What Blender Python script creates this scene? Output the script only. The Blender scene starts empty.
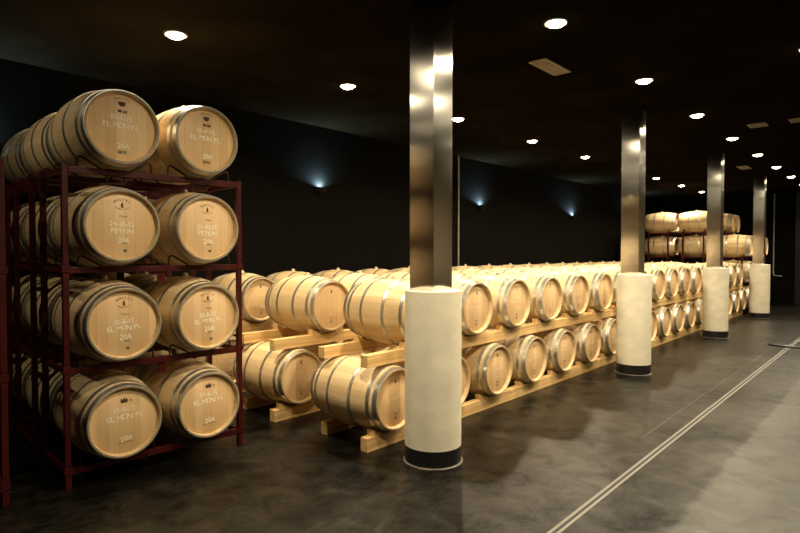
import bpy, bmesh, math, random
from mathutils import Vector, Matrix
random.seed(7)
PI = math.pi
S = bpy.context.scene
C = S.collection

# ------------------------------------------------------------------ frame of reference
# u runs along the aisle (world +Y), v runs from the camera towards the left wall (world -X)
H = 1.83                     # eye height
FPX = 570.0                  # focal length in px of an 800 px frame
CEIL = 3.99
U0, U1 = -4.0, 24.6          # near wall / far wall
VL, VR = 7.55, -2.6          # left wall / right wall
def P(u, v, z=0.0): return Vector((-v, u, z))
def px(u, v):                # approximate picture column, used only for wording the labels
    return 908 - 583000.0 * v / (570 * u + 508 * v)

# ------------------------------------------------------------------ materials
def new_mat(name):
    m = bpy.data.materials.new(name); m.use_nodes = True
    nt = m.node_tree
    b = nt.nodes['Principled BSDF']
    return m, nt, b
def N(nt, t, **kw):
    n = nt.nodes.new(t)
    for k, val in kw.items():
        if k in ('operation', 'blend_type', 'data_type', 'noise_dimensions', 'feature', 'wave_type', 'direction_type', 'axis'):
            setattr(n, k, val)
        else:
            n.inputs[k].default_value = val
    return n
def L(nt, a, b): nt.links.new(a, b)
def ramp(nt, stops):
    r = nt.nodes.new('ShaderNodeValToRGB')
    e = r.color_ramp.elements
    while len(e) < len(stops): e.new(0.5)
    for i, (p, c) in enumerate(stops):
        e[i].position = p; e[i].color = (c[0], c[1], c[2], 1)
    return r
def math_n(nt, op, a, b=None):
    n = nt.nodes.new('ShaderNodeMath'); n.operation = op
    for i, x in enumerate((a, b)):
        if x is None: continue
        if isinstance(x, (int, float)): n.inputs[i].default_value = x
        else: L(nt, x, n.inputs[i])
    return n.outputs[0]

def mat_simple(name, col, rough=0.5, metal=0.0, var=0.0, scale=20, bump=0.0, stretch=(1, 1, 1), spec=0.5):
    m, nt, b = new_mat(name)
    b.inputs['Roughness'].default_value = rough
    b.inputs['Metallic'].default_value = metal
    b.inputs['Specular IOR Level'].default_value = spec
    tc = nt.nodes.new('ShaderNodeTexCoord')
    mp = nt.nodes.new('ShaderNodeMapping'); mp.inputs['Scale'].default_value = stretch
    L(nt, tc.outputs['Object'], mp.inputs['Vector'])
    nz = N(nt, 'ShaderNodeTexNoise', Scale=scale, Detail=6.0)
    L(nt, mp.outputs[0], nz.inputs['Vector'])
    lo = [max(0, c * (1 - var)) for c in col]; hi = [min(1, c * (1 + var)) for c in col]
    r = ramp(nt, [(0.3, lo), (0.7, hi)])
    L(nt, nz.outputs['Fac'], r.inputs[0]); L(nt, r.outputs[0], b.inputs['Base Color'])
    if bump:
        bp = N(nt, 'ShaderNodeBump', Strength=bump, Distance=0.01)
        L(nt, nz.outputs['Fac'], bp.inputs['Height']); L(nt, bp.outputs[0], b.inputs['Normal'])
    return m

def mat_stave(name, c1, c2):
    """oak staves around the barrel's X axis"""
    m, nt, b = new_mat(name)
    b.inputs['Roughness'].default_value = 0.5
    b.inputs['Specular IOR Level'].default_value = 0.35
    tc = nt.nodes.new('ShaderNodeTexCoord'); oi = nt.nodes.new('ShaderNodeObjectInfo')
    sx = nt.nodes.new('ShaderNodeSeparateXYZ'); L(nt, tc.outputs['Object'], sx.inputs[0])
    ang = math_n(nt, 'ARCTAN2', sx.outputs['Y'], sx.outputs['Z'])
    k = math_n(nt, 'MULTIPLY', ang, 30 / (2 * PI))
    idx = math_n(nt, 'FLOOR', k)
    fr = math_n(nt, 'SUBTRACT', k, idx)
    sd = math_n(nt, 'ADD', idx, math_n(nt, 'MULTIPLY', oi.outputs['Random'], 57.0))
    wn = N(nt, 'ShaderNodeTexWhiteNoise', noise_dimensions='1D'); L(nt, sd, wn.inputs['W'])
    mp = nt.nodes.new('ShaderNodeMapping'); mp.inputs['Scale'].default_value = (2.0, 28, 28)
    L(nt, tc.outputs['Object'], mp.inputs['Vector'])
    nz = N(nt, 'ShaderNodeTexNoise', Scale=2.0, Detail=5.0); L(nt, mp.outputs[0], nz.inputs['Vector'])
    f = math_n(nt, 'ADD', math_n(nt, 'MULTIPLY', wn.outputs['Value'], 0.6), math_n(nt, 'MULTIPLY', nz.outputs['Fac'], 0.4))
    r = ramp(nt, [(0.15, c1), (0.85, c2)]); L(nt, f, r.inputs[0])
    edge = math_n(nt, 'ABSOLUTE', math_n(nt, 'SUBTRACT', fr, 0.5))
    seam = math_n(nt, 'GREATER_THAN', edge, 0.475)
    mx = N(nt, 'ShaderNodeMix', data_type='RGBA'); mx.blend_type = 'MULTIPLY'
    L(nt, math_n(nt, 'MULTIPLY', seam, 0.35), mx.inputs['Factor'])
    L(nt, r.outputs[0], mx.inputs['A']); mx.inputs['B'].default_value = (0.35, 0.25, 0.15, 1)
    hs = nt.nodes.new('ShaderNodeHueSaturation')
    L(nt, math_n(nt, 'ADD', math_n(nt, 'MULTIPLY', oi.outputs['Random'], 0.22), 0.89), hs.inputs['Value'])
    L(nt, mx.outputs['Result'], hs.inputs['Color']); L(nt, hs.outputs[0], b.inputs['Base Color'])
    bp = N(nt, 'ShaderNodeBump', Strength=0.15, Distance=0.004)
    L(nt, nz.outputs['Fac'], bp.inputs['Height']); L(nt, bp.outputs[0], b.inputs['Normal'])
    return m

def mat_head(name, c1, c2):
    """upright oak boards of a barrel head (boards across Y, grain along Z)"""
    m, nt, b = new_mat(name)
    b.inputs['Roughness'].default_value = 0.5
    b.inputs['Specular IOR Level'].default_value = 0.35
    tc = nt.nodes.new('ShaderNodeTexCoord'); oi = nt.nodes.new('ShaderNodeObjectInfo')
    sx = nt.nodes.new('ShaderNodeSeparateXYZ'); L(nt, tc.outputs['Object'], sx.inputs[0])
    off = math_n(nt, 'MULTIPLY', oi.outputs['Random'], 3.7)
    k = math_n(nt, 'ADD', math_n(nt, 'MULTIPLY', sx.outputs['Y'], 12.5), off)
    idx = math_n(nt, 'FLOOR', k); fr = math_n(nt, 'SUBTRACT', k, idx)
    wn = N(nt, 'ShaderNodeTexWhiteNoise', noise_dimensions='1D')
    L(nt, math_n(nt, 'ADD', idx, math_n(nt, 'MULTIPLY', oi.outputs['Random'], 91.0)), wn.inputs['W'])
    cb = nt.nodes.new('ShaderNodeCombineXYZ')
    L(nt, math_n(nt, 'MULTIPLY', sx.outputs['Y'], 60.0), cb.inputs[0])
    L(nt, math_n(nt, 'MULTIPLY', sx.outputs['Z'], 3.0), cb.inputs[1])
    L(nt, math_n(nt, 'MULTIPLY', idx, 7.3), cb.inputs[2])
    nz = N(nt, 'ShaderNodeTexNoise', Scale=1.0, Detail=5.0); L(nt, cb.outputs[0], nz.inputs['Vector'])
    f = math_n(nt, 'ADD', math_n(nt, 'MULTIPLY', wn.outputs['Value'], 0.55), math_n(nt, 'MULTIPLY', nz.outputs['Fac'], 0.45))
    r = ramp(nt, [(0.15, c1), (0.85, c2)]); L(nt, f, r.inputs[0])
    edge = math_n(nt, 'ABSOLUTE', math_n(nt, 'SUBTRACT', fr, 0.5))
    seam = math_n(nt, 'GREATER_THAN', edge, 0.485)
    mx = N(nt, 'ShaderNodeMix', data_type='RGBA'); mx.blend_type = 'MULTIPLY'
    L(nt, math_n(nt, 'MULTIPLY', seam, 0.4), mx.inputs['Factor'])
    L(nt, r.outputs[0], mx.inputs['A']); mx.inputs['B'].default_value = (0.4, 0.28, 0.16, 1)
    L(nt, mx.outputs['Result'], b.inputs['Base Color'])
    return m

def mat_timber():
    m, nt, b = new_mat('pine_timber')
    b.inputs['Roughness'].default_value = 0.6
    b.inputs['Specular IOR Level'].default_value = 0.3
    tc = nt.nodes.new('ShaderNodeTexCoord')
    mp = nt.nodes.new('ShaderNodeMapping'); mp.inputs['Scale'].default_value = (30, 1.2, 30)
    L(nt, tc.outputs['Object'], mp.inputs['Vector'])
    nz = N(nt, 'ShaderNodeTexNoise', Scale=1.0, Detail=6.0, Distortion=0.6); L(nt, mp.outputs[0], nz.inputs['Vector'])
    r = ramp(nt, [(0.3, (0.54, 0.33, 0.12)), (0.55, (0.72, 0.48, 0.20)), (0.75, (0.80, 0.58, 0.28))])
    L(nt, nz.outputs['Fac'], r.inputs[0])
    vz = N(nt, 'ShaderNodeTexVoronoi', Scale=3.0); vz.inputs['Randomness'].default_value = 1
    mp2 = nt.nodes.new('ShaderNodeMapping'); mp2.inputs['Scale'].default_value = (1.5, 0.5, 1.5)
    L(nt, tc.outputs['Object'], mp2.inputs['Vector']); L(nt, mp2.outputs[0], vz.inputs['Vector'])
    kn = math_n(nt, 'LESS_THAN', vz.outputs['Distance'], 0.045)
    mx = N(nt, 'ShaderNodeMix', data_type='RGBA')
    L(nt, math_n(nt, 'MULTIPLY', kn, 0.7), mx.inputs['Factor'])
    L(nt, r.outputs[0], mx.inputs['A']); mx.inputs['B'].default_value = (0.24, 0.12, 0.05, 1)
    L(nt, mx.outputs['Result'], b.inputs['Base Color'])
    return m

def mat_floor():
    m, nt, b = new_mat('polished_dark_concrete')
    tc = nt.nodes.new('ShaderNodeTexCoord')
    big = N(nt, 'ShaderNodeTexNoise', Scale=0.55, Detail=4.0, Distortion=0.8); L(nt, tc.outputs['Object'], big.inputs['Vector'])
    med = N(nt, 'ShaderNodeTexNoise', Scale=4.0, Detail=5.0, Roughness=0.6, Distortion=0.8); L(nt, tc.outputs['Object'], med.inputs['Vector'])
    mp = nt.nodes.new('ShaderNodeMapping'); mp.inputs['Scale'].default_value = (9, 2.2, 1); mp.inputs['Rotation'].default_value = (0, 0, 0.5)
    L(nt, tc.outputs['Object'], mp.inputs['Vector'])
    st = N(nt, 'ShaderNodeTexNoise', Scale=4.5, Detail=7.0, Roughness=0.7, Distortion=1.0); L(nt, mp.outputs[0], st.inputs['Vector'])
    f = math_n(nt, 'ADD', math_n(nt, 'MULTIPLY', big.outputs['Fac'], 0.35),
               math_n(nt, 'ADD', math_n(nt, 'MULTIPLY', med.outputs['Fac'], 0.35), math_n(nt, 'MULTIPLY', st.outputs['Fac'], 0.30)))
    r = ramp(nt, [(0.40, (0.0012, 0.0010, 0.0007)), (0.50, (0.0050, 0.0044, 0.0030)), (0.60, (0.019, 0.0168, 0.0110))])
    L(nt, f, r.inputs[0])
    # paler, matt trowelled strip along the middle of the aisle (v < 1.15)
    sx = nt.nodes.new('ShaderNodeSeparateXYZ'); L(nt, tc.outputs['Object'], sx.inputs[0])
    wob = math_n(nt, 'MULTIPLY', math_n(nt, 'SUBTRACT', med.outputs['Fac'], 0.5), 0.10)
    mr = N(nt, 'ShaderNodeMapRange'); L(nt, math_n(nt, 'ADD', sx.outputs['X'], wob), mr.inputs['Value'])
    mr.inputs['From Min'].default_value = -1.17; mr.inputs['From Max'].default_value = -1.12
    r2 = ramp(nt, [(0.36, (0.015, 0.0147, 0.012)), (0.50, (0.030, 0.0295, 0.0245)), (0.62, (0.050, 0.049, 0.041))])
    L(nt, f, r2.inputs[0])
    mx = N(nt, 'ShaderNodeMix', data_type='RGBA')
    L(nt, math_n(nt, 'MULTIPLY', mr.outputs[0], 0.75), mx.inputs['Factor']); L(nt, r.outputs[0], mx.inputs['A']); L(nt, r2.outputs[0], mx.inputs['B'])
    L(nt, mx.outputs['Result'], b.inputs['Base Color'])
    rr = N(nt, 'ShaderNodeMapRange'); L(nt, st.outputs['Fac'], rr.inputs['Value'])
    rr.inputs['From Min'].default_value = 0.3; rr.inputs['From Max'].default_value = 0.7
    rr.inputs['To Min'].default_value = 0.28; rr.inputs['To Max'].default_value = 0.42
    L(nt, rr.outputs[0], b.inputs['Roughness'])
    sp = N(nt, 'ShaderNodeMapRange'); L(nt, f, sp.inputs['Value'])
    sp.inputs['From Min'].default_value = 0.40; sp.inputs['From Max'].default_value = 0.60
    sp.inputs['To Min'].default_value = 0.08; sp.inputs['To Max'].default_value = 0.36
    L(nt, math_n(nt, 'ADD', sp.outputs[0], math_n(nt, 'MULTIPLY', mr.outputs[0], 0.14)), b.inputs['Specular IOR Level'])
    sm = N(nt, 'ShaderNodeTexNoise', Scale=5.0, Detail=4.0, Roughness=0.55, Distortion=0.8); L(nt, mp.outputs[0], sm.inputs['Vector'])
    bp = N(nt, 'ShaderNodeBump', Strength=0.04, Distance=0.01)
    L(nt, sm.outputs['Fac'], bp.inputs['Height'])
    L(nt, bp.outputs[0], b.inputs['Normal'])
    return m

def mat_steel():
    m, nt, b = new_mat('brushed_stainless_steel')
    b.inputs['Base Color'].default_value = (0.72, 0.69, 0.63, 1)
    b.inputs['Metallic'].default_value = 1.0
    b.inputs['Roughness'].default_value = 0.30
    b.inputs['Anisotropic'].default_value = 1.0
    tg = nt.nodes.new('ShaderNodeTangent'); tg.direction_type = 'RADIAL'; tg.axis = 'Z'
    L(nt, tg.outputs[0], b.inputs['Tangent'])
    tc = nt.nodes.new('ShaderNodeTexCoord')
    mp = nt.nodes.new('ShaderNodeMapping'); mp.inputs['Scale'].default_value = (300, 300, 2)
    L(nt, tc.outputs['Object'], mp.inputs['Vector'])
    nz = N(nt, 'ShaderNodeTexNoise', Scale=1.0, Detail=3.0); L(nt, mp.outputs[0], nz.inputs['Vector'])
    rr = N(nt, 'ShaderNodeMapRange'); L(nt, nz.outputs['Fac'], rr.inputs['Value'])
    rr.inputs['To Min'].default_value = 0.24; rr.inputs['To Max'].default_value = 0.30
    mp2 = nt.nodes.new('ShaderNodeMapping'); mp2.inputs['Scale'].default_value = (1.2, 1.2, 2.3)
    L(nt, tc.outputs['Object'], mp2.inputs['Vector'])
    n2 = N(nt, 'ShaderNodeTexNoise', Scale=1.0, Detail=1.0); L(nt, mp2.outputs[0], n2.inputs['Vector'])
    bp = N(nt, 'ShaderNodeBump', Strength=0.02, Distance=0.05)
    L(nt, n2.outputs['Fac'], bp.inputs['Height']); L(nt, bp.outputs[0], b.inputs['Normal'])
    return m

def mat_emit(name, col, s):
    m, nt, b = new_mat(name)
    b.inputs['Base Color'].default_value = (0.8, 0.8, 0.8, 1)
    b.inputs['Emission Color'].default_value = (*col, 1)
    b.inputs['Emission Strength'].default_value = s
    return m

M = {}
M['stave'] = mat_stave('oak_staves', (0.59, 0.42, 0.21), (0.75, 0.575, 0.325))
M['head'] = mat_head('oak_head_boards', (0.60, 0.395, 0.19), (0.75, 0.53, 0.285))
M['endgrain'] = mat_simple('oak_end_grain', (0.46, 0.34, 0.19), 0.6, 0, 0.15, 40)
M['hoop'] = mat_simple('galvanised_hoop', (0.50, 0.50, 0.46), 0.34, 0.85, 0.15, 30)
M['bung'] = mat_simple('silicone_bung', (0.62, 0.50, 0.34), 0.5, 0, 0.1)
M['faint'] = mat_simple('faint_chalk', (0.68, 0.54, 0.34), 0.9, 0, 0.12, 120)
M['chalk'] = mat_simple('chalk', (0.92, 0.86, 0.70), 0.9, 0, 0.15, 120)
M['stamp'] = mat_simple('burnt_stamp', (0.075, 0.035, 0.014), 0.8, 0, 0.2, 60)
M['timber'] = mat_timber()
M['floor'] = mat_floor()
M['ceiling'] = mat_simple('dark_ceiling_paint', (0.0085, 0.0062, 0.0032), 0.9, 0, 0.3, 1.5, 0.0, (1,1,1), 0.0)
M['wall'] = mat_simple('charcoal_wall_paint', (0.0032, 0.0029, 0.0021), 0.8, 0, 0.15, 1.2, 0.0, (1,1,1), 0.05)
M['palewall'] = mat_simple('tan_reflected_wall', (0.22, 0.185, 0.125), 0.8, 0, 0.15, 1.2, 0.04)  # unseen wall; tan tone invented to give the steel shafts a reflection
M['endwall'] = mat_simple('dark_panel_wall', (0.0065, 0.0068, 0.0070), 0.5, 0, 0.15, 1.2, 0.03, (1,1,1), 0.3)
M['concrete'] = mat_simple('cream_concrete', (0.69, 0.645, 0.50), 0.75, 0, 0.09, 4.0, 0.15, (1, 1, 1.6), 0.25)
M['black'] = mat_simple('black_plinth', (0.010, 0.010, 0.010), 0.35, 0, 0.2, 10)
M['sealant'] = mat_simple('floor_sealant', (0.11, 0.10, 0.08), 0.4, 0, 0.2, 10)
M['steel'] = mat_steel()
M['rack'] = mat_simple('dark_red_rack_paint', (0.050, 0.0042, 0.0032), 0.45, 0.0, 0.25, 12, 0, (1,1,1), 0.22)
M['rod'] = mat_simple('dark_rod_steel', (0.05, 0.018, 0.015), 0.35, 0.6, 0.2, 12)
M['vent'] = mat_simple('beige_vent_metal', (0.29, 0.24, 0.18), 0.5, 0.3, 0.1, 20)
M['dark'] = mat_simple('dark_void', (0.008, 0.008, 0.008), 0.7)
M['drain'] = mat_simple('drain_steel', (0.17, 0.163, 0.14), 0.42, 0.5, 0.08, 30)
M['seam'] = mat_simple('pale_floor_joint', (0.050, 0.045, 0.032), 0.5, 0, 0.5, 3)
M['lamp'] = mat_emit('warm_lamp_lens', (1.0, 0.86, 0.58), 28)
M['ring'] = mat_simple('lamp_trim', (0.30, 0.26, 0.20), 0.4, 0.3, 0.1)
M['sconce'] = mat_simple('black_sconce_metal', (0.004, 0.004, 0.004), 0.7, 0.0, 0.1, 20, 0, (1,1,1), 0.1)
M['cool'] = mat_emit('cool_lamp_lens', (0.62, 0.86, 1.0), 10)
M['pipe'] = mat_simple('pale_conduit', (0.36, 0.34, 0.29), 0.45, 0.3, 0.1)

# ------------------------------------------------------------------ mesh helpers
def box(bm, lo, hi, bev=0.0):
    c = [(a + b) / 2 for a, b in zip(lo, hi)]; s = [abs(b - a) for a, b in zip(lo, hi)]
    r = bmesh.ops.create_cube(bm, size=1.0, matrix=Matrix.Translation(c) @ Matrix.Diagonal((*s, 1)))
    if bev:
        ed = list({e for v in r['verts'] for e in v.link_edges})
        bmesh.ops.bevel(bm, geom=ed, offset=bev, segments=2, affect='EDGES', profile=0.6)
def lathe(bm, prof, axis='Z', n=48, closed=False):
    """prof: list of (along, radius)"""
    rings = []
    for a, r in prof:
        ring = []
        for i in range(n):
            t = 2 * PI * i / n
            c, s = math.cos(t) * r, math.sin(t) * r
            co = (a, c, s) if axis == 'X' else (c, s, a)
            ring.append(bm.verts.new(co))
        rings.append(ring)
    m = len(rings)
    for j in range(m if closed else m - 1):
        A, B = rings[j], rings[(j + 1) % m]
        for i in range(n):
            bm.faces.new((A[i], A[(i + 1) % n], B[(i + 1) % n], B[i]))
    if not closed:
        bm.faces.new(rings[0]); bm.faces.new(rings[-1])
def tube(bm, pts, r, n=8):
    pts = [Vector(p) for p in pts]; rings = []
    ref = None
    for i, p in enumerate(pts):
        d = (pts[min(i + 1, len(pts) - 1)] - pts[max(i - 1, 0)]).normalized()
        if ref is None:
            ref = d.orthogonal().normalized()
        ref = (ref - d * ref.dot(d)).normalized()
        bi = d.cross(ref)
        rings.append([bm.verts.new(p + (ref * math.cos(2 * PI * k / n) + bi * math.sin(2 * PI * k / n)) * r) for k in range(n)])
    for A, B in zip(rings, rings[1:]):
        for k in range(n): bm.faces.new((A[k], A[(k + 1) % n], B[(k + 1) % n], B[k]))
    bm.faces.new(rings[0]); bm.faces.new(rings[-1])
def mesh_from(bm, name, mat, smooth=True):
    bmesh.ops.recalc_face_normals(bm, faces=bm.faces)
    me = bpy.data.meshes.new(name); bm.to_mesh(me); bm.free()
    me.materials.append(mat)
    if smooth:
        for p in me.polygons: p.use_smooth = True
        try: me.set_sharp_from_angle(angle=math.radians(35))
        except Exception: pass
    return me
def obj(name, me, parent=None, loc=(0, 0, 0), rot=(0, 0, 0)):
    o = bpy.data.objects.new(name, me); C.objects.link(o)
    o.location = loc; o.rotation_euler = rot
    if parent: o.parent = parent
    return o
def B(name, mat, fn, smooth=True):
    bm = bmesh.new(); fn(bm); return mesh_from(bm, name, mat, smooth)
def thing(name, label, cat, loc, group=None, rotz=0):
    o = bpy.data.objects.new(name, None); C.objects.link(o); o.empty_display_size = 0.1
    o.location = loc; o.rotation_euler = (0, 0, rotz)
    tag(o, label, cat, group); return o
def tag(o, label, cat, group=None):
    o['label'] = label; o['category'] = cat
    if group: o['group'] = group
def struct(name, me, loc=(0, 0, 0), parent=None):
    o = obj(name, me, parent, loc); o['kind'] = 'structure'; return o
ORD = ['first', 'second', 'third', 'fourth', 'fifth', 'sixth', 'seventh', 'eighth', 'ninth', 'tenth', 'eleventh', 'twelfth',
       'thirteenth', 'fourteenth', 'fifteenth', 'sixteenth', 'seventeenth', 'eighteenth']

# ------------------------------------------------------------------ room shell
T = 0.2
def wall_box(name, mat, lo, hi):
    return struct(name, B(name, mat, lambda bm: box(bm, lo, hi), False))
wall_box('floor', M['floor'], (-VL - T, U0 - T, -0.2), (-VR + T, U1 + T, 0))
wall_box('ceiling', M['ceiling'], (-VL - T, U0 - T, CEIL), (-VR + T, U1 + T, CEIL + 0.08))
wall_box('wall_left', M['wall'], (-VL - T, U0 - T, 0), (-VL, U1 + T, CEIL))
wall_box('wall_right', M['palewall'], (-VR, U0 - T, 0), (-VR + T, U1 + T, CEIL))
wall_box('wall_near', M['wall'], (-VL, U0 - T, 0), (-VR, U0, CEIL))
wall_box('wall_far', M['wall'], (-VL, U1, 0), (-VR, U1 + T, CEIL))
# dark upright panels clad the far wall on the aisle side
def panels(bm):
    v = 3.02
    while v > VR + 0.3:
        box(bm, (-v + 0.012, U1 - 0.05, 0.0), (-v + 0.50, U1 + 0.01, CEIL - 0.02), 0.006); v -= 0.5
struct('trim_1', B('far_wall_panels', M['endwall'], panels, False))
# thin conduits that run up the walls
def conduit_left(bm): tube(bm, [(-VL + 0.019, 10.42, 0.0), (-VL + 0.02, 10.42, CEIL)], 0.018)
pl = obj('conduit', B('conduit', M['pipe'], conduit_left))
tag(pl, 'thin pale conduit running up the long dark wall just right of the nearest pillar', 'pipe')
def conduit_far(bm):
    u, v = U1 - 0.024, 3.66
    tube(bm, [P(u, v, CEIL), P(u, v, 1.10), P(u, v - 0.02, 1.03), P(u, v - 0.07, 1.0), P(u - 0.02, v - 0.26, 0.99)], 0.022)
pf = obj('hose_pipe', B('hose_pipe', M['pipe'], conduit_far))
tag(pf, 'thin pale pipe dropping down the far dark wall and hooking sideways at its lower end', 'pipe')

# floor drain: two bright steel edges with a dark slot between
ZF = 0.003
dr = thing('slot_drain', 'long twin-edged steel slot drain running along the dark aisle floor', 'drain', P(10, 1.70))
y0, y1 = U0 + 0.2, U1 - 0.1
obj('drain_edge', B('drain_edge', M['drain'], lambda bm: box(bm, (-0.034, y0 - 10, -0.01), (-0.012, y1 - 10, ZF)), False), dr)
obj('drain_edge', B('drain_edge', M['drain'], lambda bm: box(bm, (0.012, y0 - 10, -0.01), (0.034, y1 - 10, ZF)), False), dr)
s_ = obj('slot', B('slot', M['dark'], lambda bm: box(bm, (-0.012, y0 - 10, -0.01), (0.012, y1 - 10, 0.0012)), False), dr)
s_['label'] = 'dark slot between the steel edges'
struct('trim_2', B('floor_joint', M['seam'], lambda bm: box(bm, (-1.945, 5.8, -0.01), (-1.938, 14.5, 0.0012)), False))
hz = obj('floor_hose', B('floor_hose', M['black'], lambda bm: tube(bm, [P(13.30, 2.04, 0.016), P(13.24, 1.92, 0.019), P(13.20, 1.80, 0.022), P(13.20, 1.66, 0.022), P(13.22, 1.45, 0.022), P(13.32, 1.2, 0.022), P(13.52, 0.95, 0.022), P(13.9, 0.8, 0.022)], 0.02)))
tag(hz, 'short black hose lying on the floor across the drain at the right edge', 'hose')

# ------------------------------------------------------------------ pillars
PV = 3.12
pil_words = ['nearest', 'second nearest', 'third', 'farthest']
cyl = B('concrete_base', M['concrete'], lambda bm: lathe(bm, [(0.149, 0.244), (0.149, 0.25), (1.498, 0.25), (1.506, 0.244)], n=72))
plinth = B('black_plinth', M['black'], lambda bm: lathe(bm, [(0.0, 0.247), (0.149, 0.247)], n=72))
seal = B('floor_collar', M['sealant'], lambda bm: lathe(bm, [(0.0, 0.265), (0.004, 0.265), (0.010, 0.249), (0.010, 0.245)], n=72))
def post_fn(bm): box(bm, (-0.159, -0.133, 1.506), (0.109, 0.133, CEIL), 0.006)
post = B('steel_post', M['steel'], post_fn)
for i, u in enumerate((3.94, 8.88, 13.84, 18.78)):
    lab = ['nearest and largest pillar, square steel shaft above a round cream concrete base',
           'second pillar from the camera, steel shaft on a cream concrete base',
           'third pillar from the camera, in front of the far upper barrels',
           'farthest and smallest pillar, steel shaft on cream base near the end wall'][i]
    t = thing('pillar', lab, 'pillar', P(u, PV), 'steel and concrete pillars along the aisle')
    obj('concrete_base', cyl, t, rot=(0, 0, i * 1.3)); obj('plinth', plinth, t); obj('floor_collar', seal, t); obj('steel_shaft', post, t)

# ------------------------------------------------------------------ barrel
HL, RB, RH = 0.475, 0.345, 0.285
def rad(x): return RB - (RB - RH) * (x / HL) ** 2
def stave_fn(bm):
    prof = []
    for i in range(25):
        x = -HL + 2 * HL * i / 24; prof.append((x, rad(x)))
    prof += [(HL, RH - 0.014), (HL - 0.03, RH - 0.024), (HL - 0.05, RH - 0.026), (-HL + 0.05, RH - 0.026), (-HL + 0.03, RH - 0.024), (-HL, RH - 0.014)]
    lathe(bm, prof, 'X', 56, closed=True)
stave_me = B('staves', M['stave'], stave_fn)
stave_me.materials.append(M['endgrain'])
stave_dark = stave_me.copy()
stave_dark.materials[1] = mat_simple('weathered_end_grain', (0.27, 0.235, 0.15), 0.6, 0, 0.15, 40)
for p in [*stave_me.polygons, *stave_dark.polygons]:
    if abs(p.center.x) > HL - 0.0005: p.material_index = 1
head_me = B('head', M['head'], lambda bm: lathe(bm, [(-0.012, RH - 0.0255), (0.008, RH - 0.0255), (0.012, RH - 0.032)], 'X', 48))
def hoop_fn(x, w):
    def f(bm):
        a, b = x - w / 2, x + w / 2
        ra, rb = rad(a), rad(b)
        lathe(bm, [(a, ra - 0.002), (a, ra + 0.003), (b, rb + 0.003), (b, rb - 0.002)], 'X', 56, closed=True)
    return f
hoop_mes = [(B('hoop', M['hoop'], hoop_fn(s * x, w))) for x, w in ((0.446, 0.046), (0.368, 0.036), (0.152, 0.036)) for s in (1, -1)]
bung_me = B('bung', M['bung'], lambda bm: lathe(bm, [(RB - 0.006, 0.026), (RB + 0.012, 0.027), (RB + 0.030, 0.020), (RB + 0.033, 0.014)], 'Z', 16))

# writing on the heads ---------------------------------------------------------
def text_mesh(txt, size, bold=0.0):
    cu = bpy.data.curves.new('t', 'FONT'); cu.body = txt; cu.size = size
    cu.align_x = 'CENTER'; cu.align_y = 'CENTER'; cu.extrude = 0.0006; cu.offset = bold; cu.resolution_u = 2
    o = bpy.data.objects.new('t', cu); C.objects.link(o)
    dg = bpy.context.evaluated_depsgraph_get()
    me = bpy.data.meshes.new_from_object(o.evaluated_get(dg))
    bpy.data.objects.remove(o); bpy.data.curves.remove(cu)
    return me
TOYZ = Matrix(((0, 0, 1, 0), (1, 0, 0, 0), (0, 1, 0, 0), (0, 0, 0, 1)))       # text x -> Y, y -> Z, normal -> X
def add_text(bm, txt, size, y, z, rot=0.0, bold=0.0):
    me = text_mesh(txt, size, bold)
    me.transform(TOYZ @ Matrix.Translation((y, z, 0)) @ Matrix.Rotation(rot, 4, 'Z'))
    bm.from_mesh(me); bpy.data.meshes.remove(me)
def add_arc(bm, txt, size, y, z, R, a0, a1, flip=False):
    n = len(txt)
    for i, ch in enumerate(txt):
        a = a0 + (a1 - a0) * (i / max(1, n - 1))
        if ch == ' ': continue
        add_text(bm, ch, size, y + R * math.cos(a), z + R * math.sin(a), a - PI / 2 if not flip else a + PI / 2)
def add_hand(bm, txt, size, y, z, tilt):
    """chalk handwriting: letters of uneven height, lean and spacing"""
    rng = random.Random(hash_of(txt) + int(z * 1000))
    adv = [size * (0.34 if c in ' .-1I' else 0.66 if c in 'MNO' else 0.54) * rng.uniform(0.92, 1.1) for c in txt]
    x = -sum(adv) / 2
    for c, a in zip(txt, adv):
        xc = x + a / 2; x += a
        if c != ' ':
            add_text(bm, c, size * rng.uniform(0.9, 1.12), y + xc * math.cos(tilt), z + xc * math.sin(tilt) + rng.uniform(-.06, .06) * size, tilt + rng.uniform(-.14, .14), 0.0)
def hash_of(t): return sum((i + 3) * ord(c) for i, c in enumerate(t))
def poly(bm, pts, y, z, s=1.0):
    vs = [bm.verts.new((0.0006, y + p[0] * s, z + p[1] * s)) for p in pts]
    if len(vs) > 2: bm.faces.new(vs)
FIGURE = [(-.55, -1), (.75, -1), (.7, -.75), (.3, -.7), (.42, -.1), (.25, .35), (.3, .75), (.1, 1), (-.15, .95), (-.2, .55), (-.45, .25), (-.5, -.35), (-.2, -.7), (-.55, -.75)]
BEAST = [(-1, -.7), (1, -.7), (1.05, .1), (.8, .9), (.5, .25), (.2, .6), (0, .95), (-.2, .55), (-.5, .25), (-.85, .85), (-1.1, .1)]
SHIELD = [(-.8, .8), (-.4, .55), (0, .8), (.4, .55), (.8, .8), (.7, 0), (.35, -.35), (-.35, -.35), (-.7, 0)]
def ring_badge(bm):
    add_arc(bm, 'BOUTES', 0.028, 0, 0.108, 0.098, math.radians(124), math.radians(56))
    poly(bm, FIGURE, 0.0, 0.165, 0.021)
    add_arc(bm, 'TONNELLERIE', 0.013, 0, 0.222, 0.092, math.radians(237), math.radians(303), True)
def shield_badge(bm):
    add_arc(bm, 'TONNELLERIE', 0.015, 0, 0.105, 0.125, math.radians(116), math.radians(64))
    poly(bm, SHIELD, 0.0, 0.180, 0.036)
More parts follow.
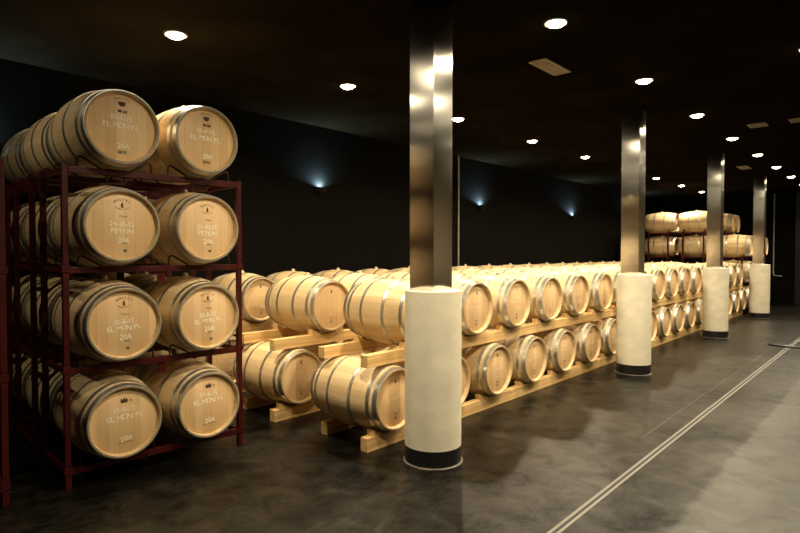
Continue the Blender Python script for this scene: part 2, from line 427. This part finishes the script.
def beast_badge(bm):
    poly(bm, BEAST, 0.0, 0.165, 0.026); add_text(bm, 'x', 0.028, 0.052, 0.163, 0, 0.001)
def row_badge(bm):
    poly(bm, FIGURE, 0.0, 0.170, 0.020); add_arc(bm, '.....', 0.03, 0, 0.120, 0.085, math.radians(120), math.radians(60))
def under_line(bm): poly(bm, [(-1, -.06), (1, .0), (1, .06), (-1, 0)], 0.005, -0.172, 0.06)
def tx(t, size, y, z, rot=0, bold=0.0): return lambda bm: add_text(bm, t, size, y, z, rot, bold)
def st(n, f): return (n, B(n, M['stamp'], f, False))
STAMPS = {
    'ring': [st('maker_stamp', ring_badge), st('stamp_line', tx('France', 0.022, 0.01, 0.075)), st('stamp_year', tx('2014', 0.020, 0.02, -0.140)), st('stamp_letter', tx('M', 0.032, 0.025, -0.200, 0, 0.001))],
    'shield': [st('maker_stamp', shield_badge), st('stamp_code', tx('M-26', 0.034, 0.005, 0.128, 0, 0.0015)), st('stamp_year', tx('2013', 0.034, 0.0, -0.195, 0, 0.0015))],
    'beast': [st('maker_stamp', beast_badge), st('stamp_line', under_line)],
    'row': [st('maker_stamp', row_badge), st('stamp_letter', tx('M', 0.026, 0.0, -0.185, 0, 0.0015)), st('stamp_year', tx('2014', 0.018, 0.0, -0.145))],
}
def chalk(l1, l2, l3, z1, z2, z3, sz, tilt, mk='chalk'):
    def c(n, t, z, y=0.0): return (n, B(n, M[mk], (lambda bm: add_hand(bm, t, sz, y, z, tilt)), False))
    return [c('chalk_date', l1, z1), c('chalk_name', l2, z2), c('chalk_mark', l3, z3, 0.01)]
CHALK = {
    'a': chalk('10-6-15', 'EL MON.PL.', '20A', 0.075, 0.012, -0.145, 0.056, -0.03),
    'b': chalk('29-10-15', 'PETEIN', '20A', 0.010, -0.045, -0.118, 0.055, 0.0),
    'c': chalk('10-6-15', 'EL MON.PL', '20A', 0.015, -0.035, -0.108, 0.055, 0.05),
    'd': chalk('10-6-15', 'EL MON.PL', '20A', 0.090, 0.030, -0.145, 0.058, 0.04),
    'r': chalk('10-6', 'EL MON.PL', '20A', 0.045, -0.005, -0.095, 0.048, 0.0, 'faint'),
}
HX = HL - 0.048
def add_barrel(u, v, z, label, group, stamp='row', chalk='r', write=True, yaw=0.0):
    b = thing('oak_barrel', label, 'barrel', P(u, v, z), group)
    rx = random.uniform(-0.02, 0.02)
    obj('staves', stave_dark if stamp != 'row' else stave_me, b)
    h1 = obj('head', head_me, b, (HX, 0, 0), (rx, 0, 0)); obj('head', head_me, b, (-HX, 0, 0), (0, 0, PI))
    for hm in hoop_mes: obj('hoop', hm, b)
    obj('bung', bung_me, b)
    if write:
        for n, me in STAMPS[stamp]:
            q = obj(n, me, h1, (0.0128, 0, 0)); q['label'] = 'dark burnt stamp'
        for n, me in CHALK[chalk]:
            q = obj(n, me, h1, (0.0128, 0, 0)); q['label'] = 'white chalk handwriting'
    b.rotation_euler = (0, 0, yaw + random.uniform(-0.012, 0.012))
    return b

# ------------------------------------------------------------------ rows of barrels on timbers
R_T = rad(0.285)
TB_H = 0.130                       # lower timber
ZB = TB_H + R_T                    # lower barrels
TT0 = ZB + R_T; TT1 = TT0 + 0.115  # upper timber
ZT = TT1 + R_T                     # upper barrels
DU = 0.8915; U_T0 = 4.425; U_B0 = 3.975
rows = [(3.56 + HL, 'front'), (4.97 + HL, 'middle'), (6.40 + HL, 'back')]
pillar_x = [(405, 461, 'nearest'), (617, 651, 'second'), (703, 729, 'third'), (749, 771, 'farthest')]
def row_label(u, v, tier, counts):
    x = px(u, v - HL)
    for a, b, w in pillar_x:
        if a - 4 <= x <= b + 2:
            key = ('hid', w); counts[key] = counts.get(key, 0) + 1
            k = counts[key]
            return f'{tier} front-row oak barrel with its head behind the {w} pillar' + ('' if k == 1 else f', {ORD[k-1]} one hidden there')
    prev = None
    for a, b, w in pillar_x:
        if x > b: prev = w
    key = ('gap', prev); counts[key] = counts.get(key, 0) + 1
    if prev is None: return f'{tier} front-row oak barrel at the near left end, left of the nearest pillar'
    return f'{tier} front-row oak barrel, {ORD[counts[key]-1]} one to the right of the {prev} pillar'
for ri, (vc, rn) in enumerate(rows):
    cnt_t, cnt_b = {}, {}
    for k in range(17):
        u = U_T0 + DU * k
        if rn == 'front': lab = row_label(u, vc, 'upper', cnt_t)
        elif k == 0: lab = f'upper oak barrel at the near left end of the {rn} row'
        else: lab = f'upper {rn}-row oak barrel, {ORD[k]} from the near left end'
        add_barrel(u + random.uniform(-.008, .008), vc + random.uniform(-.008, .008), ZT, lab, f'upper barrels of the {rn} row', write=(rn == 'front' or k < 2))
    for k in range(18 if rn == 'front' else 2):
        u = U_B0 + DU * k
        if rn == 'front': lab = row_label(u, vc, 'lower', cnt_b)
        elif k == 0: lab = f'lower oak barrel at the near left end of the {rn} row'
        else: lab = f'lower {rn}-row oak barrel, {ORD[k]} from the near left end'
        add_barrel(u + random.uniform(-.008, .008), vc, ZB, lab, f'lower barrels of the {rn} row', write=(rn == 'front' or k < 2))
# timbers
UT0, UT1 = 3.66, 19.45
def timber_me(h): return B('timber', M['timber'], lambda bm: box(bm, (-0.045, 0, 0), (0.045, UT1 - UT0, h), 0.004), False)
tm_low, tm_up = timber_me(TB_H), timber_me(TT1 - TT0)
def chock_fn(sgn):
    def f(bm):
        pr = [(0.11, 0.0), (0.235, 0.0), (0.235, 0.062), (0.13, 0.016)]
        a = [bm.verts.new((-0.040, sgn * d, h)) for d, h in pr]; b = [bm.verts.new((0.040, sgn * d, h)) for d, h in pr]
        bm.faces.new(a); bm.faces.new(b)
        for i in range(4): bm.faces.new((a[i], a[(i + 1) % 4], b[(i + 1) % 4], b[i]))
    return f
chocks = [B('chock', M['timber'], chock_fn(s), False) for s in (-1, 1)]
for vc, rn in rows:
    for tier in ('lower', 'upper'):
        for side, dv in (('aisle-side', -0.33), ('wall-side', 0.33)):
            z = 0.0 if tier == 'lower' else TT0
            us = UT0 + (0.0 if dv < 0 else (0.09 if tier == 'lower' else 0.055))
            t = thing('timber_beam', f'{tier} {side} pine timber beam under the {tier} barrels of the {rn} row', 'beam', P(us, vc + dv, z), 'pine beams carrying the barrel rows')
            obj('beam', tm_low if tier == 'lower' else tm_up, t)
            n = (18 if tier == 'lower' else 17) if rn == 'front' and side == 'aisle-side' else 2
            for k in range(n):
                uc = (U_B0 if tier == 'lower' else U_T0) + DU * k - us
                for q in (0, 1):
                    if uc + (-0.235 if q == 0 else 0.235) < 0: continue
                    obj('chock', chocks[q], t, (0, uc, TB_H if tier == 'lower' else TT1 - TT0))

# ------------------------------------------------------------------ steel racks
BT = [0.157, 0.940, 1.722, 2.50]      # tops of the carrying beams
R_R = rad(0.275)
WU = 0.737                          # half width between post centres
BU = {-1: -0.362, 1: 0.352}         # where the two barrels of a frame sit
def rack_meshes(lo, hi):
    post = B('post', M['rack'], lambda bm: box(bm, (-0.022, -0.022, 0), (0.022, 0.022, hi - lo + 0.012), 0.004), False)
    return post
beam_me = B('beam', M['rack'], lambda bm: box(bm, (-0.025, -WU + 0.022, -0.05), (0.025, WU - 0.022, 0), 0.004), False)
rail_me = B('side_rail', M['rack'], lambda bm: box(bm, (-0.278, -0.018, -0.045), (0.278, 0.018, -0.008), 0.003), False)
collar_me = B('socket', M['rack'], lambda bm: (box(bm, (-0.030, -0.030, -0.040), (0.030, 0.030, 0.012), 0.003)), False)
plate_me = B('hanger_plate', M['rack'], lambda bm: box(bm, (-0.006, -0.035, -0.145), (0.006, 0.035, -0.05), 0.002), False)
def ubr(bm):
    tube(bm, [(0, -0.07, -0.045), (0, -0.07, -0.098), (0, -0.06, -0.108), (0, 0.06, -0.108), (0, 0.07, -0.098), (0, 0.07, -0.045)], 0.008)
ubr_me = B('bracket', M['rod'], ubr)
def rod(s):
    def f(bm):
        tube(bm, [(0, s * 0.285, -0.01), (0, s * 0.285, 0.055), (0, s * 0.278, 0.078), (0, s * 0.258, 0.086), (0, s * 0.235, 0.075), (0, s * 0.12, 0.006), (0, s * 0.10, -0.01)], 0.008)
    return f
rods = [B('saddle_rod', M['rod'], rod(s)) for s in (-1, 1)]
posts_me = [rack_meshes(0.0 if i == 0 else BT[i - 1] + 0.014, BT[i]) for i in range(4)]
TIER = ['lowest', 'second lowest', 'third', 'topmost']
def rack_unit(uc, vc, i, label, group, full=True, turn=False):
    lo = 0.0 if i == 0 else BT[i - 1] + 0.014
    if turn: uc, vc = RP(uc, vc)
    t = thing('barrel_rack', label, 'rack', P(uc, vc, lo), group, YAW if turn else 0)
    zb = BT[i] - lo
    for su in (-1, 1):
        for sv in (-1, 1):
            obj('post', posts_me[i], t, (sv * 0.30, su * WU, 0))
            if i < 3: obj('socket', collar_me, t, (sv * 0.30, su * WU, zb))
    for sv in (-1, 1): obj('beam', beam_me, t, (sv * 0.30, 0, zb))
    for su in (-1, 1): obj('side_rail', rail_me, t, (0, su * WU, zb))
    if full:
        for sv in (-1, 1):
            for sb in (-1, 1):
                for q in (0, 1): obj('saddle_rod', rods[q], t, (sv * 0.30, BU[sb], zb))
        if i == 3:
            for sb in (-1, 1): obj('bracket', ubr_me, t, (0.30, BU[sb], zb))
        elif i > 0: obj('hanger_plate', plate_me, t, (0.30, 0, zb))
    return t
YAW = math.radians(-3.0)
PIV = (1.95, 4.70)
def RP(u, v):
    c, sn = math.cos(YAW), math.sin(YAW)
    X, Y = -(v - PIV[1]), u - PIV[0]
    X, Y = c * X - sn * Y, sn * X + c * Y
    return PIV[0] + Y, PIV[1] - X
UC = 2.287
near_v = [5.115, 6.07, 7.03]
deep = ['front', 'second', 'rearmost']
for d, vc in enumerate(near_v):
    for i in range(4):
        rack_unit(UC, vc, i, f'{TIER[i]} dark red steel rack frame in the {deep[d]} stack at the left', 'dark red racks at the left', turn=True)
tw = ['lowest', 'second lowest', 'third', 'topmost']
writing = [('beast', 'd'), ('ring', 'c'), ('ring', 'b'), ('shield', 'a')]
words = ['10-6-15 EL MON.PL', '10-6-15 EL MON.PL', '29-10-15 PETEIN', '10-6-15 EL MON.PL']
for i in range(4):
    z = BT[i] + R_R
    for sb, side in ((-1, 'left'), (1, 'right')):
        add_barrel(*RP(UC + BU[sb], near_v[0]), z, f'{tw[i]} {side} barrel facing out of the red rack, chalked {words[i]}', 'chalked barrels in the left racks', *writing[i], yaw=YAW)
    for d in (1, 2):
        for sb, side in ((-1, 'left'), (1, 'right')):  # unseen right-hand barrels added to block lamplight inside the rack
            add_barrel(*RP(UC + BU[sb], near_v[d]), z, f'{tw[i]} barrel {"just" if d == 1 else "two places"} behind the {side} column of chalked barrels', 'barrels deeper in the left racks', write=False, yaw=YAW)
# neighbouring rack whose right-hand posts show at the left edge
for i in range(4):
    rack_unit(UC - 1.880, 5.115, i, f'{TIER[i]} red rack frame cut off by the left edge of the picture', 'dark red racks at the left', full=False, turn=True)

# far racks beyond the end of the rows
far = [(20.25, 4.0, 3, (0, 1, 2), 'aisle-side'), (20.25, 5.05, 4, (2, 3), 'middle'), (20.25, 6.1, 4, (2, 3), 'wall-side')]
for uc, vc, n, levels, w in far:
    for i in range(n):
        rack_unit(uc, vc, i, f'{TIER[i]} red rack frame in the {w} stack beyond the barrel rows', 'far racks beyond the rows')
    for i in levels:
        for sb, side in ((-1, 'nearer'), (1, 'farther')):
            add_barrel(uc + BU[sb], vc, BT[i] + R_R, f'{side} barrel on the {TIER[i]} tier of the {w} far rack', 'barrels in the far racks', write=(w == 'aisle-side'))
for vc, n, levels, w in ((3.99, 3, (2,), 'aisle-side'), (4.83, 4, (3,), 'inner')):
    for i in range(n):
        rack_unit(21.95, vc, i, f'{TIER[i]} red rack frame in the {w} stack nearest the end wall', 'rearmost racks by the end wall')
    for i in levels:
        for sb, side in ((-1, 'nearer'), (1, 'farther')):
            add_barrel(21.95 + BU[sb], vc, BT[i] + R_R, f'{side} barrel on the {TIER[i]} tier of the {w} rack by the end wall', 'barrels by the end wall', write=False)

# ------------------------------------------------------------------ lamps
ring_me = B('trim_ring', M['ring'], lambda bm: lathe(bm, [(0.0, 0.088), (-0.010, 0.092), (-0.012, 0.105), (0.0, 0.112)], 'Z', 40, closed=True))
lens_me = B('lens', M['lamp'], lambda bm: lathe(bm, [(-0.001, 0.090), (-0.008, 0.086), (-0.026, 0.070), (-0.038, 0.040), (-0.042, 0.010)], 'Z', 40))
POWER = 40.0
def area_light(name, energy, col, size, parent, loc, rot=(0, 0, 0), spread=150):
    ld = bpy.data.lights.new(name, 'AREA'); ld.shape = 'DISK'; ld.size = size; ld.energy = energy; ld.color = col
    ld.spread = math.radians(spread)
    lo = bpy.data.objects.new(name, ld); C.objects.link(lo); lo.parent = parent; lo.location = loc; lo.rotation_euler = rot
    return lo
def downlight(u, v, label, group, k=1.0):
    t = thing('ceiling_downlight', label, 'ceiling light', P(u, v, CEIL), group)
    obj('trim_ring', ring_me, t); obj('lens', lens_me, t)
    area_light('lamp', POWER * k, (1.0, 0.835, 0.585), 0.16, t, (0, 0, -0.046))
vB, vA, vC = 2.50, 5.44, 0.80
for i in range(-1, 9):
    u = 2.67 + 2.42 * i + (0.10 if i == 0 else 0.0)
    lab = f'round ceiling downlight over the barrel rows, {ORD[max(i, 0)]} from the left'
    if i == -1: lab = 'round downlight above the picture, over the left racks'
    if i == 5: lab = 'round ceiling downlight over the rows behind the second pillar'
    if i > 5: lab = f'small far downlight over the rows, {ORD[i - 6]} one right of the second pillar'
    downlight(u, vA, lab, 'downlights over the barrel rows', 0.16 if i == -1 else (0.7 if i > 4 else 1.0))
for i in range(-1, 8):
    u = 5.0 + 2.40 * i
    lab = (f'round downlight over the aisle, {ORD[i]} from the camera along the pillar line' if i >= 0
           else ('round aisle downlight above the picture, just ahead of the camera' if i == -1 else 'round aisle downlight above the picture, level with the camera'))
    downlight(u, vB, lab, 'downlights over the aisle', 0.72 if i >= 3 else 1.0)
for i in range(-1, 7):
    u = 5.0 + 2.40 * i
    downlight(u, vC, f'round downlight just right of the picture over the paler floor strip, {ORD[i + 1]} from the camera', 'downlights over the right half of the aisle', 0.72 if i >= 3 else 1.0)

# wall sconces
def bowl(bm):
    n, m = 24, 10
    rings = []
    for j in range(m + 1):
        a = j / m * PI / 2
        r, z = 0.13 * math.cos(a), -0.13 * math.sin(a)
        rings.append([bm.verts.new((max(0.0, r * math.sin(PI * i / n)) if True else 0, r * math.cos(PI * i / n), z)) for i in range(n + 1)])
    for A, Bq in zip(rings, rings[1:]):
        for i in range(n): bm.faces.new((A[i], A[i + 1], Bq[i + 1], Bq[i]))
    bmesh.ops.remove_doubles(bm, verts=bm.verts, dist=1e-5)
    bmesh.ops.solidify(bm, geom=list(bm.faces), thickness=0.006)
bowl_me = B('bowl', M['sconce'], bowl)
def half_disc(bm):
    n = 24
    vs = [bm.verts.new((0.105 * math.sin(PI * i / n) + 0.004, 0.105 * math.cos(PI * i / n), -0.02)) for i in range(n + 1)]
    ws = [bm.verts.new((v.co.x, v.co.y, -0.03)) for v in vs]
    bm.faces.new(vs); bm.faces.new(list(reversed(ws)))
    for i in range(n + 1): bm.faces.new((vs[i], ws[i], ws[(i + 1) % (n + 1)], vs[(i + 1) % (n + 1)]))
cool_me = B('lens', M['cool'], half_disc, False)
sw = ['black half-bowl wall sconce out of view behind the left racks', 'black half-bowl wall sconce left of the nearest pillar, glowing upward',
      'black half-bowl wall sconce just right of the nearest pillar', 'black half-bowl wall sconce midway between the nearest and second pillars',
      'black half-bowl wall sconce hidden behind the second pillar']
for i, u in enumerate((1.48, 6.40, 11.32, 16.24, 21.16)):
    t = thing('wall_sconce', sw[i], 'wall light', P(u, VL, 2.95), 'sconces on the long dark wall')
    obj('bowl', bowl_me, t); obj('lens', cool_me, t)
    area_light('lamp', 20.0, (0.46, 0.74, 1.0), 0.09, t, (0.052, 0, -0.004), (PI, 0, 0), 160)

# ceiling vents
def vent(u0, u1, v0, v1, label, along_u=True):
    t = thing('ceiling_vent', label, 'vent', P((u0 + u1) / 2, (v0 + v1) / 2, CEIL), 'ceiling vent grilles')
    hx, hy = abs(v1 - v0) / 2, (u1 - u0) / 2
    def fr(bm):
        w = 0.022
        box(bm, (-hx, -hy, -0.012), (-hx + w, hy, 0)); box(bm, (hx - w, -hy, -0.012), (hx, hy, 0))
        box(bm, (-hx + w, -hy, -0.012), (hx - w, -hy + w, 0)); box(bm, (-hx + w, hy - w, -0.012), (hx - w, hy, 0))
        box(bm, (-hx + w, -0.01, -0.012), (hx - w, 0.01, 0))
    obj('frame', B('frame', M['vent'], fr, False), t)
    def sl(bm):
        y = -hy + 0.035
        while y < hy - 0.03:
            box(bm, (-hx + 0.02, y, -0.009), (hx - 0.02, y + 0.014, -0.002)); y += 0.024
    obj('louvres', B('louvres', M['vent'], sl, False), t)
    obj('backing', B('backing', M['dark'], lambda bm: box(bm, (-hx + 0.01, -hy + 0.01, -0.0015), (hx - 0.01, hy - 0.01, 0)), False), t)
vent(5.82, 6.45, 3.025, 3.24, 'largest beige ceiling vent grille, between the nearest pillar and the second')
vent(11.08, 11.40, 1.80, 2.06, 'small beige ceiling vent grille right of the aisle downlights')
vent(16.25, 16.88, 3.02, 3.24, 'small beige ceiling vent grille between the third and farthest pillars')
vent(11.08, 11.40, 1.22, 1.48, 'small beige ceiling vent grille cut by the right edge of the picture')

# ------------------------------------------------------------------ world, camera, view
w = bpy.data.worlds.new('world'); S.world = w; w.use_nodes = True
w.node_tree.nodes['Background'].inputs[0].default_value = (0.004, 0.0035, 0.003, 1)
w.node_tree.nodes['Background'].inputs[1].default_value = 1.0

cd = bpy.data.cameras.new('camera'); cam = bpy.data.objects.new('camera', cd); C.objects.link(cam)
cd.sensor_width = 36.0; cd.lens = FPX / 800 * 36.0; cd.clip_start = 0.05; cd.clip_end = 100
cam.location = (0, 0, H)
cam.rotation_euler = (math.radians(90 - 1.357), 0, math.asin(508 / math.hypot(508, 570)))
S.camera = cam
vs = S.view_settings
S.display_settings.display_device = 'sRGB'
vs.view_transform = 'Standard'; vs.look = 'None'; vs.gamma = 1.0; vs.use_curve_mapping = False
vs.exposure = 1.0
